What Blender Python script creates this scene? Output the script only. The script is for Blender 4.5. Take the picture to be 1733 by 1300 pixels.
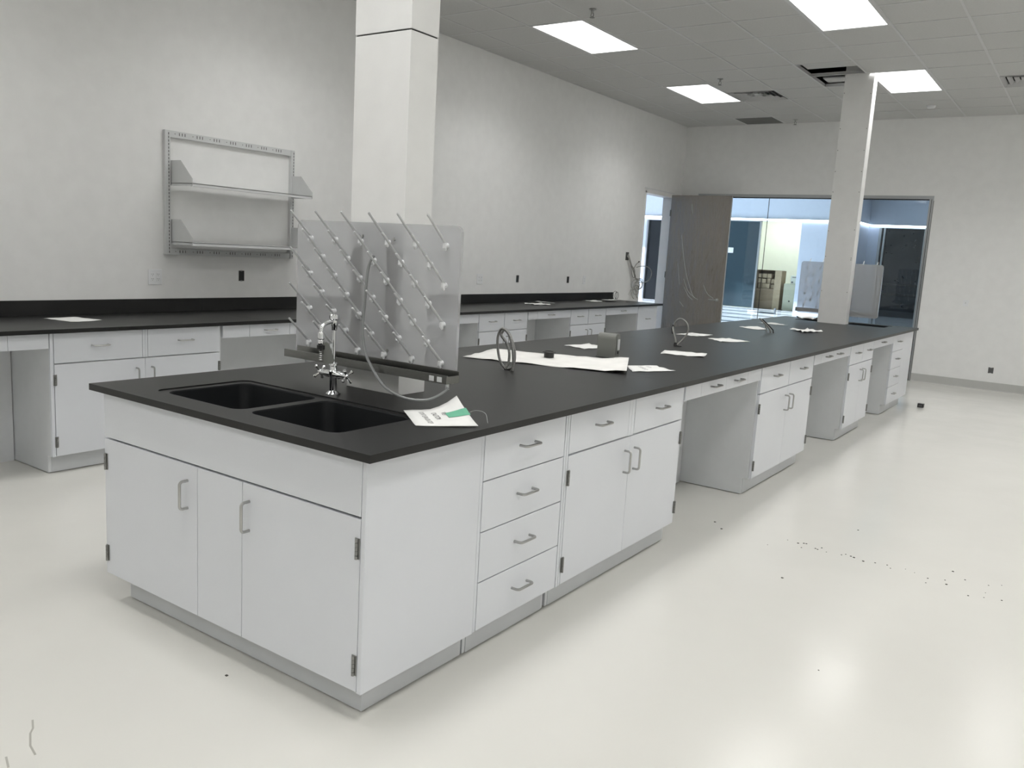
import bpy, bmesh, math, random
from mathutils import Vector, Matrix
for o in list(bpy.data.objects): bpy.data.objects.remove(o)
SC = bpy.context.scene
COL = SC.collection
random.seed(7)
PI = math.pi

# ------------------------------------------------------------------ camera
cam = bpy.data.cameras.new('camera'); camo = bpy.data.objects.new('camera', cam); COL.objects.link(camo)
R = [[0.8159964745612678, 0.5752148365124692, 0.05725072365931955],
     [0.13693266595909728, -0.09612543840431736, -0.9859053428625449],
     [-0.5616041297007321, 0.8123347782457128, -0.15720371991645796]]
M = Matrix(((R[0][0], -R[1][0], -R[2][0], 1.70606), (R[0][1], -R[1][1], -R[2][1], -1.74837),
            (R[0][2], -R[1][2], -R[2][2], 1.53697), (0, 0, 0, 1)))
camo.matrix_world = M
cam.sensor_width = 36; cam.lens = 1411.5366 / 1733 * 36; cam.clip_start = .05; cam.clip_end = 200
SC.camera = camo
# ------------------------------------------------------------------ world, sun, exposure
w = bpy.data.worlds.new('world'); SC.world = w; w.use_nodes = True
bg = w.node_tree.nodes['Background']; bg.inputs[0].default_value = (.62, .74, 1.0, 1); bg.inputs[1].default_value = 1.35
sd = bpy.data.lights.new('sun', 'SUN'); sd.energy = 60; sd.angle = .01; sd.color = (.93, .97, 1)
so = bpy.data.objects.new('sun', sd); COL.objects.link(so)
so.rotation_euler = Vector((1, .04, -.275)).to_track_quat('-Z', 'Y').to_euler()
pl = bpy.data.lights.new('daylight_opening', 'AREA'); pl.shape = 'RECTANGLE'; pl.size = 3.3; pl.size_y = 15
pl.cycles.is_portal = True
po = bpy.data.objects.new('daylight_opening', pl); COL.objects.link(po); po.location = (-18.1, 20.5, 1.7)
po.rotation_euler = Vector((1, 0, 0)).to_track_quat('-Z', 'Y').to_euler()
vs = SC.view_settings; vs.view_transform = 'Standard'; vs.look = 'None'; vs.gamma = 1; vs.use_curve_mapping = False
vs.exposure = 0.0
LAMP = 2.7          # radiance of the ceiling light diffusers (seen from the side)
LAMPW = 12.2        # watts of each fixture's downward lens
LED = 7.0

# ------------------------------------------------------------------ materials
def mat(name, color, rough=.5, metal=0, noise=0, nscale=8, bump=0, bscale=40, spec=.5, emit=0, emitc=None, alpha=1, trans=0, stretch=None, coat=0):
    m = bpy.data.materials.new(name); m.use_nodes = True; nt = m.node_tree; b = nt.nodes['Principled BSDF']
    c = (*color, 1)
    b.inputs['Base Color'].default_value = c; b.inputs['Roughness'].default_value = rough; b.inputs['Metallic'].default_value = metal
    b.inputs['Specular IOR Level'].default_value = spec; b.inputs['Alpha'].default_value = alpha
    b.inputs['Transmission Weight'].default_value = trans; b.inputs['Coat Weight'].default_value = coat
    if emit:
        b.inputs['Emission Color'].default_value = (*(emitc or color), 1); b.inputs['Emission Strength'].default_value = emit
    tc = nt.nodes.new('ShaderNodeTexCoord'); mp = nt.nodes.new('ShaderNodeMapping'); nt.links.new(tc.outputs['Object'], mp.inputs[0])
    if stretch: mp.inputs['Scale'].default_value = stretch
    n = nt.nodes.new('ShaderNodeTexNoise'); n.inputs['Scale'].default_value = nscale; n.inputs['Detail'].default_value = 4
    nt.links.new(mp.outputs[0], n.inputs[0])
    r = nt.nodes.new('ShaderNodeValToRGB'); k = noise if noise else .02
    r.color_ramp.elements[0].position = .3; r.color_ramp.elements[1].position = .7
    r.color_ramp.elements[0].color = (*[max(0, x * (1 - k)) for x in color], 1); r.color_ramp.elements[1].color = (*[min(1, x * (1 + k)) for x in color], 1)
    nt.links.new(n.outputs[0], r.inputs[0]); nt.links.new(r.outputs[0], b.inputs['Base Color'])
    if bump:
        n2 = nt.nodes.new('ShaderNodeTexNoise'); n2.inputs['Scale'].default_value = bscale; nt.links.new(mp.outputs[0], n2.inputs[0])
        bp = nt.nodes.new('ShaderNodeBump'); bp.inputs['Strength'].default_value = bump; bp.inputs['Distance'].default_value = .01
        nt.links.new(n2.outputs[0], bp.inputs['Height']); nt.links.new(bp.outputs[0], b.inputs['Normal'])
    return m

M_ = {}
M_['wall'] = mat('painted_wall', (.87, .87, .86), .55, bump=.03, bscale=120)
M_['wallw'] = M_['wall']
M_['ceil'] = mat('ceiling_tile', (.60, .60, .59), .9, noise=.03, nscale=60, bump=.15, bscale=250)
M_['tbar'] = mat('tee_bar', (.62, .62, .62), .38)
M_['cab'] = mat('cabinet_laminate', (.765, .785, .825), .30, noise=.012, nscale=3)
M_['cabedge'] = mat('cabinet_edge', (.74, .755, .77), .4)
M_['kick'] = mat('toe_kick', (.64, .655, .67), .4, noise=.03, nscale=5)
M_['dark'] = mat('dark_gap', (.03, .03, .03), .8)
M_['top'] = mat('black_epoxy', (.014, .014, .0138), .38, noise=.12, nscale=6, bump=.02, bscale=300, spec=.36)
M_['sink'] = mat('black_sink', (.006, .007, .008), .55, spec=.2)
M_['chrome'] = mat('chrome', (.80, .81, .82), .10, 1)
M_['nickel'] = mat('brushed_nickel', (.46, .46, .45), .28, 1)
M_['steel'] = mat('stainless_steel', (.24, .24, .23), .32, 1, noise=.08, nscale=30, stretch=(1, 20, 20))
M_['hinge'] = mat('hinge_steel', (.28, .28, .27), .4, .8)
M_['plastic'] = mat('white_plastic', (.85, .86, .87), .3)
M_['peg'] = mat('peg_plastic', (.64, .65, .655), .3)
M_['black'] = mat('black_plastic', (.012, .012, .012), .4)
M_['base'] = mat('vinyl_baseboard', (.52, .52, .50), .4)
M_['paper'] = mat('paper', (.86, .86, .84), .8, noise=.02, nscale=20)
M_['kraft'] = mat('builder_paper', (.88, .87, .84), .85, noise=.05, nscale=9, bump=.2, bscale=12)
M_['ink'] = mat('print_ink', (.15, .15, .15), .7)
M_['tape'] = mat('green_tape', (.16, .50, .33), .45)
M_['box'] = mat('grey_box', (.21, .215, .20), .45, noise=.03)
M_['conduit'] = mat('armoured_conduit', (.30, .30, .29), .32, 1)
M_['cable'] = mat('grey_cable', (.30, .30, .28), .4)
M_['hose'] = mat('clear_hose', (.30, .31, .31), .25, alpha=.8)
M_['wood'] = mat('wood_veneer', (.20, .168, .135), .42, noise=.04, nscale=4, stretch=(14, 14, 1.0))
M_['film'] = None
M_['film2'] = mat('film_fold', (.80, .79, .74), .15, alpha=.55)
M_['alu'] = mat('anodised_aluminium', (.42, .43, .44), .35, .9)
M_['shelf'] = mat('shelf_steel', (.66, .67, .67), .4)
M_['slot'] = mat('slot_dark', (.10, .10, .10), .8)
M_['lampdim'] = mat('store_lamp', (.9, .9, .9), .5, emit=6, emitc=(1, 1, .97))
M_['lamp'] = mat('lamp_diffuser', (.9, .9, .9), .5, emit=LAMP, emitc=(1.0, .995, .98))
M_['led'] = mat('led_strip', (.9, .9, .9), .5, emit=LED, emitc=(.80, .88, 1.0))
M_['lobw'] = mat('lobby_wall', (.60, .66, .78), .6)
M_['lobcream'] = mat('cream_wall', (.88, .90, .80), .7)
M_['lobfloor'] = mat('lobby_floor', (.40, .43, .48), .12, noise=.15, nscale=2, bump=.05, bscale=3)
M_['darkglass'] = mat('dark_glass', (.035, .06, .075), .06, spec=.8)
M_['darkroom'] = mat('unlit_opening', (.012, .014, .015), .25)  # near-black colour stands in for the unlit space behind the doorways
M_['carton'] = mat('cardboard', (.27, .205, .135), .8, noise=.08, nscale=12)
M_['carton2'] = mat('cardboard_light', (.46, .37, .25), .8, noise=.08, nscale=12)
M_['filecab'] = mat('putty_cabinet', (.50, .52, .40), .5)
M_['louvre'] = mat('louvre_paint', (.50, .50, .50), .45)
M_['filecab2'] = mat('pale_carton', (.62, .66, .58), .7)
M_['ret'] = mat('return_grille', (.16, .16, .155), .7)
M_['deck'] = mat('roof_deck', (.05, .05, .05), .9)
M_['crumb'] = mat('dark_crumb', (.05, .045, .04), .8)
M_['scuff'] = mat('scuff_mark', (.42, .41, .37), .7)
M_['screw'] = mat('screw_head', (.12, .12, .12), .5, .6)

# translucent drying board: frosted sheet that shows near things sharply, far ones blurred
def board_mat(k=.52, ro=.08):
    m = bpy.data.materials.new('translucent_board'); m.use_nodes = True; nt = m.node_tree; N = nt.nodes
    out = N['Material Output']; b = N['Principled BSDF']; b.inputs['Base Color'].default_value = (.69, .69, .70, 1); b.inputs['Roughness'].default_value = .35
    rf = N.new('ShaderNodeBsdfRefraction'); rf.inputs['Color'].default_value = (.90, .91, .92, 1); rf.inputs['Roughness'].default_value = ro; rf.inputs['IOR'].default_value = 1.08
    m1 = N.new('ShaderNodeMixShader'); m1.inputs[0].default_value = k
    nt.links.new(b.outputs[0], m1.inputs[1]); nt.links.new(rf.outputs[0], m1.inputs[2]); nt.links.new(m1.outputs[0], out.inputs[0])
    return m
M_['board'] = board_mat(); M_['board_thin'] = board_mat(.62, .05)
def glass_mat(name, tint=(.93, .97, .98), k=1.0):
    m = bpy.data.materials.new(name); m.use_nodes = True; nt = m.node_tree; N = nt.nodes; N.remove(N['Principled BSDF'])
    out = N['Material Output']; tp = N.new('ShaderNodeBsdfTransparent'); tp.inputs[0].default_value = (*tint, 1)
    gl = N.new('ShaderNodeBsdfGlossy'); gl.inputs['Roughness'].default_value = .02
    fr = N.new('ShaderNodeFresnel'); fr.inputs[0].default_value = 1.45
    mm = N.new('ShaderNodeMixShader'); nt.links.new(fr.outputs[0], mm.inputs[0]); nt.links.new(tp.outputs[0], mm.inputs[1]); nt.links.new(gl.outputs[0], mm.inputs[2])
    nt.links.new(mm.outputs[0], out.inputs[0]); return m
M_['glass'] = glass_mat('window_glass')
# plastic film over the wood door: mostly clear with glossy creases
def film_mat():
    m = bpy.data.materials.new('protective_film'); m.use_nodes = True; nt = m.node_tree; N = nt.nodes; N.remove(N['Principled BSDF'])
    out = N['Material Output']; tp = N.new('ShaderNodeBsdfTransparent')
    gl = N.new('ShaderNodeBsdfGlossy'); gl.inputs['Roughness'].default_value = .22
    n = N.new('ShaderNodeTexNoise'); n.inputs['Scale'].default_value = 3; tc = N.new('ShaderNodeTexCoord'); mp = N.new('ShaderNodeMapping')
    mp.inputs['Scale'].default_value = (5, 1, 1); mp.inputs['Rotation'].default_value = (0, .5, 0); nt.links.new(tc.outputs['Object'], mp.inputs[0]); nt.links.new(mp.outputs[0], n.inputs[0])
    bp = N.new('ShaderNodeBump'); bp.inputs['Strength'].default_value = .8; bp.inputs['Distance'].default_value = .05
    nt.links.new(n.outputs[0], bp.inputs['Height']); nt.links.new(bp.outputs[0], gl.inputs['Normal'])
    mm = N.new('ShaderNodeMixShader'); mm.inputs[0].default_value = .10
    nt.links.new(tp.outputs[0], mm.inputs[1]); nt.links.new(gl.outputs[0], mm.inputs[2]); nt.links.new(mm.outputs[0], out.inputs[0]); return m
M_['film'] = film_mat()
# epoxy floor: creamy, glossy, gently uneven
def floor_mat():
    m = mat('epoxy_floor', (.735, .725, .68), .2, noise=.02, nscale=.9)
    nt = m.node_tree; N = nt.nodes; b = N['Principled BSDF']
    tc = N.new('ShaderNodeTexCoord'); n = N.new('ShaderNodeTexNoise'); n.inputs['Scale'].default_value = 2.2; n.inputs['Detail'].default_value = 5
    nt.links.new(tc.outputs['Object'], n.inputs[0])
    mr = N.new('ShaderNodeMapRange'); mr.inputs['From Min'].default_value = .3; mr.inputs['From Max'].default_value = .7
    mr.inputs['To Min'].default_value = .15; mr.inputs['To Max'].default_value = .21
    nt.links.new(n.outputs[0], mr.inputs[0]); nt.links.new(mr.outputs[0], b.inputs['Roughness'])
    n2 = N.new('ShaderNodeTexNoise'); n2.inputs['Scale'].default_value = 3.5; n2.inputs['Detail'].default_value = 2; nt.links.new(tc.outputs['Object'], n2.inputs[0])
    bp = N.new('ShaderNodeBump'); bp.inputs['Strength'].default_value = .10; bp.inputs['Distance'].default_value = .012
    nt.links.new(n2.outputs[0], bp.inputs['Height']); nt.links.new(bp.outputs[0], b.inputs['Normal'])
    b.inputs['Specular IOR Level'].default_value = .5
    return m
M_['floor'] = floor_mat()

# ------------------------------------------------------------------ mesh helpers
class MB:
    def __init__(s): s.bm = bmesh.new(); s.smooth = False
    def box(s, x0, x1, y0, y1, z0, z1, bev=0):
        vs = [s.bm.verts.new((x, y, z)) for x in (x0, x1) for y in (y0, y1) for z in (z0, z1)]
        f = [s.bm.faces.new([vs[i] for i in q]) for q in ((0, 1, 3, 2), (4, 6, 7, 5), (0, 4, 5, 1), (2, 3, 7, 6), (0, 2, 6, 4), (1, 5, 7, 3))]
        if bev:
            es = list({e for q in f for e in q.edges}); bmesh.ops.bevel(s.bm, geom=es, offset=bev, segments=1, affect='EDGES')
        return s
    def prism(s, pts, d):     # pts 3d polygon, extruded by vector d
        a = [s.bm.verts.new(p) for p in pts]; b = [s.bm.verts.new(Vector(p) + Vector(d)) for p in pts]
        n = len(pts); s.bm.faces.new(a[::-1]); s.bm.faces.new(b)
        for i in range(n): s.bm.faces.new((a[i], a[(i + 1) % n], b[(i + 1) % n], b[i]))
        return s
    def tube(s, path, r, n=8, cap=True, rf=None):
        s.smooth = True
        P = [Vector(p) for p in path]; rings = []; up = None
        for i, p in enumerate(P):
            t = (P[min(i + 1, len(P) - 1)] - P[max(i - 1, 0)]).normalized()
            if up is None: up = Vector((0, 0, 1)) if abs(t.z) < .9 else Vector((1, 0, 0))
            a = t.cross(up).normalized(); b = a.cross(t).normalized(); up = b
            rr = rf(i) if rf else (r[i] if isinstance(r, (list, tuple)) else r)
            rings.append([s.bm.verts.new(p + a * rr * math.cos(2 * PI * k / n) + b * rr * math.sin(2 * PI * k / n)) for k in range(n)])
        for i in range(len(rings) - 1):
            for k in range(n):
                s.bm.faces.new((rings[i][k], rings[i][(k + 1) % n], rings[i + 1][(k + 1) % n], rings[i + 1][k]))
        if cap: s.bm.faces.new(rings[0][::-1]); s.bm.faces.new(rings[-1])
        return s
    def lathe(s, c, prof, n=20, axis='z'):   # prof [(r,h)]
        s.smooth = True; rings = []
        for r, h in prof:
            ring = []
            for k in range(n):
                a = 2 * PI * k / n; u, v = r * math.cos(a), r * math.sin(a)
                o = {'z': (u, v, h), 'x': (h, u, v), 'y': (v, h, u)}[axis]
                ring.append(s.bm.verts.new(Vector(c) + Vector(o)))
            rings.append(ring)
        for i in range(len(rings) - 1):
            for k in range(n):
                s.bm.faces.new((rings[i][k], rings[i][(k + 1) % n], rings[i + 1][(k + 1) % n], rings[i + 1][k]))
        s.bm.faces.new(rings[0][::-1]); s.bm.faces.new(rings[-1]); return s
    def mesh(s, name, m):
        bmesh.ops.recalc_face_normals(s.bm, faces=s.bm.faces)
        me = bpy.data.meshes.new(name); s.bm.to_mesh(me); s.bm.free()
        if m is not None: me.materials.append(m)
        if s.smooth:
            for p in me.polygons: p.use_smooth = True
            try: me.set_sharp_from_angle(angle=math.radians(38))
            except Exception: pass
        return me
    def build(s, name, m, parent=None, loc=None):
        return obj(name, s.mesh(name, m), parent, loc)
def obj(name, me, parent=None, loc=None):
    o = bpy.data.objects.new(name, me); COL.objects.link(o)
    if parent: o.parent = parent
    if loc: o.location = loc
    return o
def tag(o, label, cat, group=None, kind=None):
    o['label'] = label; o['category'] = cat
    if group: o['group'] = group
    if kind: o['kind'] = kind
    return o
def thing(name, label, cat, loc=(0, 0, 0), rz=0, group=None):
    o = bpy.data.objects.new(name, None); COL.objects.link(o); o.location = loc; o.rotation_euler = (0, 0, rz); o.empty_display_size = .1
    return tag(o, label, cat, group)
def struct(o, label=None):
    o['kind'] = 'structure'
    if label: o['label'] = label
    return o
def copy_tree(src, parent=None):
    c = src.copy(); COL.objects.link(c); c.parent = parent
    for ch in [k for k in bpy.data.objects if k.parent == src]: copy_tree(ch, c)
    return c
def rrect(x0, x1, y0, y1, r, n=6):
    P = []
    for cx, cy, a0 in ((x1 - r, y1 - r, 0), (x0 + r, y1 - r, 90), (x0 + r, y0 + r, 180), (x1 - r, y0 + r, 270)):
        for k in range(n + 1):
            a = math.radians(a0 + 90 * k / n); P.append((cx + r * math.cos(a), cy + r * math.sin(a)))
    return P
def plate(name, outer, holes, z0, z1, m, parent=None):
    """flat plate with holes, made through a filled 2D curve, then meshed"""
    cu = bpy.data.curves.new('tmp', 'CURVE'); cu.dimensions = '2D'; cu.fill_mode = 'BOTH'; cu.extrude = (z1 - z0) / 2
    for pts in [outer] + holes:
        sp = cu.splines.new('POLY'); sp.points.add(len(pts) - 1); sp.use_cyclic_u = True
        for i, p in enumerate(pts): sp.points[i].co = (p[0], p[1], 0, 1)
    t = bpy.data.objects.new('tmp', cu); COL.objects.link(t)
    dg = bpy.context.evaluated_depsgraph_get(); dg.update()
    me = bpy.data.meshes.new_from_object(t.evaluated_get(dg)); bpy.data.objects.remove(t)
    me.transform(Matrix.Translation((0, 0, (z0 + z1) / 2)))
    for p_ in me.polygons: p_.use_smooth = False
    me.materials.clear(); me.materials.append(m); me.name = name
    return obj(name, me, parent)
def spline(pts, n=12):     # Catmull-Rom through pts
    P = [Vector(p) for p in pts]; P = [P[0] * 2 - P[1]] + P + [P[-1] * 2 - P[-2]]; out = []
    for i in range(1, len(P) - 2):
        for k in range(n):
            t = k / n; a, b, c, d = P[i - 1:i + 3]
            out.append(.5 * ((2 * b) + (c - a) * t + (2 * a - 5 * b + 4 * c - d) * t * t + (3 * b - a - 3 * c + d) * t ** 3))
    out.append(P[-2]); return out
def resample(path, step):
    out = [path[0]]; acc = 0
    for a, b in zip(path, path[1:]):
        L = (b - a).length
        if L == 0: continue
        while acc + L >= step:
            t = (step - acc) / L; a = a + (b - a) * t; out.append(a); L = (b - a).length; acc = 0
            if L == 0: break
        acc += L
    return out

# ------------------------------------------------------------------ constants
XW, YB, HC = -4.24, 11.511, 3.7155
XR, YF = 7.2, -5.6
ZT = .914; W = 1.572; L = 9.1066; OX = .0445; OY = .0357; KH = .1127; TK = .0255
TX0, TPX, TY0, TPY = -.760, .6165, 5.31, .6155

# ------------------------------------------------------------------ room shell
fl = MB().box(XW, XR, YF, YB + .08, -.2, 0).build('floor', M_['floor']); struct(fl, 'cream white glossy epoxy floor')
wl = bpy.data.objects.new('wall_left', None); COL.objects.link(wl); struct(wl, 'long off-white painted wall behind the wall bench')
DY0, DY1, DZ = 10.17, 11.20, 2.575
MB().box(XW - .16, XW, YF, DY0, 0, 4.4).build('wall_panel', M_['wall'], wl)
MB().box(XW - .16, XW, DY0, DY1, DZ, 4.4).build('wall_panel', M_['wall'], wl)
MB().box(XW - .16, XW, DY1, YB + .15, 0, 4.4).build('wall_panel', M_['wall'], wl)
WX0, WX1, WZ = -3.94, -.405, 2.60
wb = bpy.data.objects.new('wall_back', None); COL.objects.link(wb); struct(wb, 'off-white painted end wall with the glazed opening')
MB().box(XW, WX0, YB, YB + .15, 0, 4.4).build('wall_panel', M_['wall'], wb)
MB().box(WX0, WX1, YB, YB + .15, WZ + .045, 4.4).build('wall_panel', M_['wall'], wb)
MB().box(WX1, XR, YB, YB + .15, 0, 4.4).build('wall_panel', M_['wall'], wb)
struct(MB().box(XR, XR + .15, YF, YB + .15, 0, 4.4).build('wall_right', M_['wall']), 'plain off-white wall on the right')
struct(MB().box(XW - .16, XR + .15, YF - .15, YF, 0, 4.4).build('wall_front', M_['wall']), 'plain off-white wall behind the camera')
bb = bpy.data.objects.new('baseboard_back', None); COL.objects.link(bb); struct(bb, 'grey vinyl cove base along the end wall')
MB().prism([(WX1 + .005, YB, 0), (WX1 + .005, YB - .012, 0), (WX1 + .005, YB - .006, .012), (WX1 + .005, YB - .004, .118), (WX1 + .005, YB, .118)], (XR - WX1 - .005, 0, 0)).build('cove_strip', M_['base'], bb)

# ceiling : roof deck above, tee bars, tiles
ce = bpy.data.objects.new('ceiling', None); COL.objects.link(ce); struct(ce, 'suspended grey-white tile ceiling')
MB().box(XW - .16, XR + .15, YF - .15, YB + .15, 4.4, 4.5).build('roof_deck', M_['deck'], ce)
xs = sorted([TX0 + TPX * k for k in range(-5, 14)]); xs = [x for x in xs if XW + .02 < x < XR - .02]
ys = sorted([TY0 + TPY * k for k in range(-18, 12)]); ys = [y for y in ys if YF + .02 < y < YB - .02]
def bar(x0, x1, y0, y1):
    b = MB(); b.box(x0, x1, y0, y1, HC, HC + .003)
    cx, cy = (x0 + x1) / 2, (y0 + y1) / 2
    if x1 - x0 < y1 - y0: b.box(cx - .001, cx + .001, y0, y1, HC + .003, HC + .04)
    else: b.box(x0, x1, cy - .001, cy + .001, HC + .003, HC + .04)
    return b
for x in xs: bar(x - .011, x + .011, YF, YB).build('tee_bar', M_['tbar'], ce)
xe = [XW] + xs + [XR]; ye = [YF] + ys + [YB]
LX = [TX0 - 4 * TPX, TX0, TX0 + 3 * TPX, TX0 + 7 * TPX, TX0 + 11 * TPX]; LY = [TY0 - 15 * TPY, TY0 - 10 * TPY, TY0 - 5 * TPY, TY0, TY0 + 5 * TPY]
lightcells = set()
def cell(x, y): return (round((x - TX0) / TPX), round((y - TY0) / TPY))
for x in LX:
    for y in LY:
        c = cell(x, y); lightcells.add(c); lightcells.add((c[0], c[1] + 1))
for y in ys:
    # cross tees stop at the light fixtures
    run = None
    bbm = MB()
    for x0, x1 in zip(xe, xe[1:]):
        c = cell(x0 if x0 > XW + .01 else x1 - TPX, y)
        if c in lightcells and (c[0], c[1] - 1) in lightcells: continue
        bbm.box(x0 + .011, x1 - .011, y - .011, y + .011, HC + .0002, HC + .003)
        bbm.box(x0 + .011, x1 - .011, y - .001, y + .001, HC + .003, HC + .035)
    bbm.build('cross_tee', M_['tbar'], ce)
bbm = MB()
bbm.box(XW, XW + .02, YF, YB, HC, HC + .003); bbm.box(XR - .02, XR, YF, YB, HC, HC + .003)
bbm.box(XW, XR, YB - .02, YB, HC, HC + .003); bbm.box(XW, XR, YF, YF + .02, HC, HC + .003); bbm.build('wall_angle', M_['tbar'], ce)
special = {cell(TX0 - TPX, 7.772), cell(TX0 - TPX, 8.388), cell(-2.61, 9.003), cell(-3.226, 10.85), cell(TX0 + 2 * TPX, 9.003)}
far_tiles = MB(); tile_cache = {}
for x0, x1 in zip(xe, xe[1:]):
    for y0, y1 in zip(ye, ye[1:]):
        c = cell(x0 if x0 > XW + .01 else x1 - TPX, y0 if y0 > YF + .01 else y1 - TPY)
        if c in lightcells or c in special: continue
        if y0 > 4.0 and x0 < 1.9:
            k = (round(x1 - x0, 3), round(y1 - y0, 3))
            if k not in tile_cache: tile_cache[k] = MB().box(.002, k[0] - .002, .002, k[1] - .002, 0, .015, .001).mesh('ceiling_tile', M_['ceil'])
            t = obj('ceiling_tile', tile_cache[k], ce, (x0, y0, HC + .0034 + random.uniform(0, .0003)))
            t.rotation_euler = (random.uniform(-.0003, .0003), random.uniform(-.0003, .0003), 0)
        else: far_tiles.box(x0 + .002, x1 - .002, y0 + .002, y1 - .002, HC + .004, HC + .018)
ft = far_tiles.build('ceiling_tile', M_['ceil'], ce); ft['kind'] = 'stuff'
# two dislodged tiles by the far column
full = MB().box(0, TPX - .006, 0, TPY - .006, 0, .015).mesh('ceiling_tile', M_['ceil'])
t = obj('ceiling_tile', full, ce, (TX0 - TPX + .05, 7.50, HC + .023)); t['label'] = 'pushed back ceiling tile over the dark opening'
full2 = MB().box(0, TPX - .03, 0, TPY - .03, 0, .015).mesh('ceiling_tile', M_['ceil'])
t = obj('ceiling_tile', full2, ce, (TX0 - TPX + .07, 8.66, HC + .03)); t.rotation_euler = (.06, .0, .10); t['label'] = 'lifted askew ceiling tile over the dark opening'

# ------------------------------------------------------------------ lights and ceiling devices
fr = MB()
fx, fy = TPX, 2 * TPY
def make_light(label, x, y, first=[None]):
    if first[0] is None:
        t = thing('ceiling_light', label, 'light', (x, y, HC), 0, 'recessed ceiling lights')
        f = MB(); f.box(.006, .028, .006, fy - .006, -.002, .03); f.box(fx - .028, fx - .006, .006, fy - .006, -.002, .03)
        f.box(.028, fx - .028, .006, .028, -.002, .03); f.box(.028, fx - .028, fy - .028, fy - .006, -.002, .03); f.build('frame', M_['tbar'], t)
        MB().box(.006, fx - .006, .006, fy - .006, .03, .09).build('housing', M_['shelf'], t)
        MB().box(.028, fx - .028, .028, fy - .028, .002, .012).build('diffuser', M_['lamp'], t)
        al = bpy.data.lights.new('lens_light', 'AREA'); al.shape = 'RECTANGLE'; al.size = fx - .06; al.size_y = fy - .06; al.energy = LAMPW; al.spread = math.radians(131); al.color = (1, .995, .98)
        obj('lens_light', al, t, (fx / 2, fy / 2, -.004))
        first[0] = t; return t
    t = copy_tree(first[0]); t.location = (x, y, HC); t['label'] = label; return t
lab = {(0, 3): 'bright rectangular ceiling light nearest above the left wall shelf side', (1, 3): 'largest ceiling light, cut by the top edge of the photo',
       (0, 4): 'far ceiling light beside the square air diffuser', (1, 4): 'ceiling light touching the right side of the far column'}
for i, x in enumerate(LX):
    for j, y in enumerate(LY):
        make_light(lab.get((i, j), 'recessed rectangular ceiling light outside the edges of the photo'), x, y)
# air diffusers
def diffuser(label, x, y):
    t = thing('air_diffuser', label, 'vent', (x, y, HC), 0, 'square ceiling air diffusers')
    s = TPX - .012
    for k in range(4):
        a, b = .006 + k * .062, s - k * .062; z0 = -.006 + k * .007; d = .036
        m = MB()
        o = [(a, a), (b, a), (b, b), (a, b)]; i_ = [(a + d, a + d), (b - d, a + d), (b - d, b - d), (a + d, b - d)]
        vo = [m.bm.verts.new((*p, z0)) for p in o]; vi = [m.bm.verts.new((*p, z0 + .030)) for p in i_]
        vo2 = [m.bm.verts.new((*p, z0 + .002)) for p in o]; vi2 = [m.bm.verts.new((*p, z0 + .032)) for p in i_]
        for q in range(4):
            r = (q + 1) % 4
            m.bm.faces.new((vo[q], vo[r], vi[r], vi[q])); m.bm.faces.new((vo2[q], vi2[q], vi2[r], vo2[r]))
            m.bm.faces.new((vo[q], vo2[q], vo2[r], vo[r])); m.bm.faces.new((vi[q], vi[r], vi2[r], vi2[q]))
        m.build('louvre', M_['louvre'], t)
    MB().box(.26, s - .25, .26, s - .25, .02, .03).build('center_plate', M_['shelf'], t)
    MB().box(.006, s, .006, s, .06, .15).build('duct_box', M_['deck'], t)
    return t
v1 = diffuser('square louvred air diffuser with crinkled foil beside the far left light', TX0 - 3 * TPX, 9.003)
m = MB(); random.seed(3)
for k in range(16):
    x, y = .12 + .25 * random.random(), .1 + .28 * random.random()
    m.prism([(x, y, .012), (x + .05 * random.random() + .02, y + .01, .004), (x + .02, y + .06 * random.random() + .02, .014)], (.004, .002, .004))
m.build('foil_scrap', M_['chrome'], v1)
v2 = diffuser('air diffuser cut by the right edge of the photo', TX0 + 2 * TPX, 9.003)
t = thing('return_grille', 'dark grey perforated return grille next to the end wall', 'vent', (TX0 - 4 * TPX, 10.85, HC))
MB().box(.006, TPX - .006, .006, TPY - .006, .0, .006).build('grille_panel', M_['ret'], t)
f = MB(); s = TPX - .006
for a in ((.006, .02, .006, s), (s - .014, s, .006, s)): f.box(*a, -.003, 0)
f.box(.02, s - .014, .006, .02, -.003, 0); f.box(.02, s - .014, s - .014, s, -.003, 0); f.build('frame', M_['shelf'], t)
for lbl, x, y in (('chrome sprinkler head on the ceiling near the top edge of the photo', -2.366, 5.069), ('sprinkler head above the far left ceiling light', -2.379, 8.179), ('sprinkler head close to the end wall', -2.378, 11.2)):
    t = thing('sprinkler_head', lbl, 'sprinkler', (x, y, HC), 0, 'ceiling sprinklers')
    MB().lathe((0, 0, 0), [(.035, .0), (.035, -.004), (.012, -.012), (.009, -.035)], 16).build('escutcheon', M_['nickel'], t)
    m = MB(); m.tube([(-.009, 0, -.03), (-.015, 0, -.05), (-.002, 0, -.068)], .003, 6); m.tube([(.009, 0, -.03), (.015, 0, -.05), (.002, 0, -.068)], .003, 6); m.build('frame_arm', M_['hinge'], t)
    MB().lathe((0, 0, 0), [(.022, -.068), (.024, -.072), (.004, -.073)], 14).build('deflector', M_['hinge'], t)
t = thing('smoke_detector', 'small white round detector on the ceiling right of the far column', 'detector', (-.435, 10.565, HC))
MB().lathe((0, 0, 0), [(.055, 0), (.055, -.02), (.045, -.03), (.01, -.032)], 24).build('cover', M_['plastic'], t)
MB().lathe((0, 0, 0), [(.062, 0), (.062, -.006), (.05, -.007)], 24).build('base', M_['plastic'], t)

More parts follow.
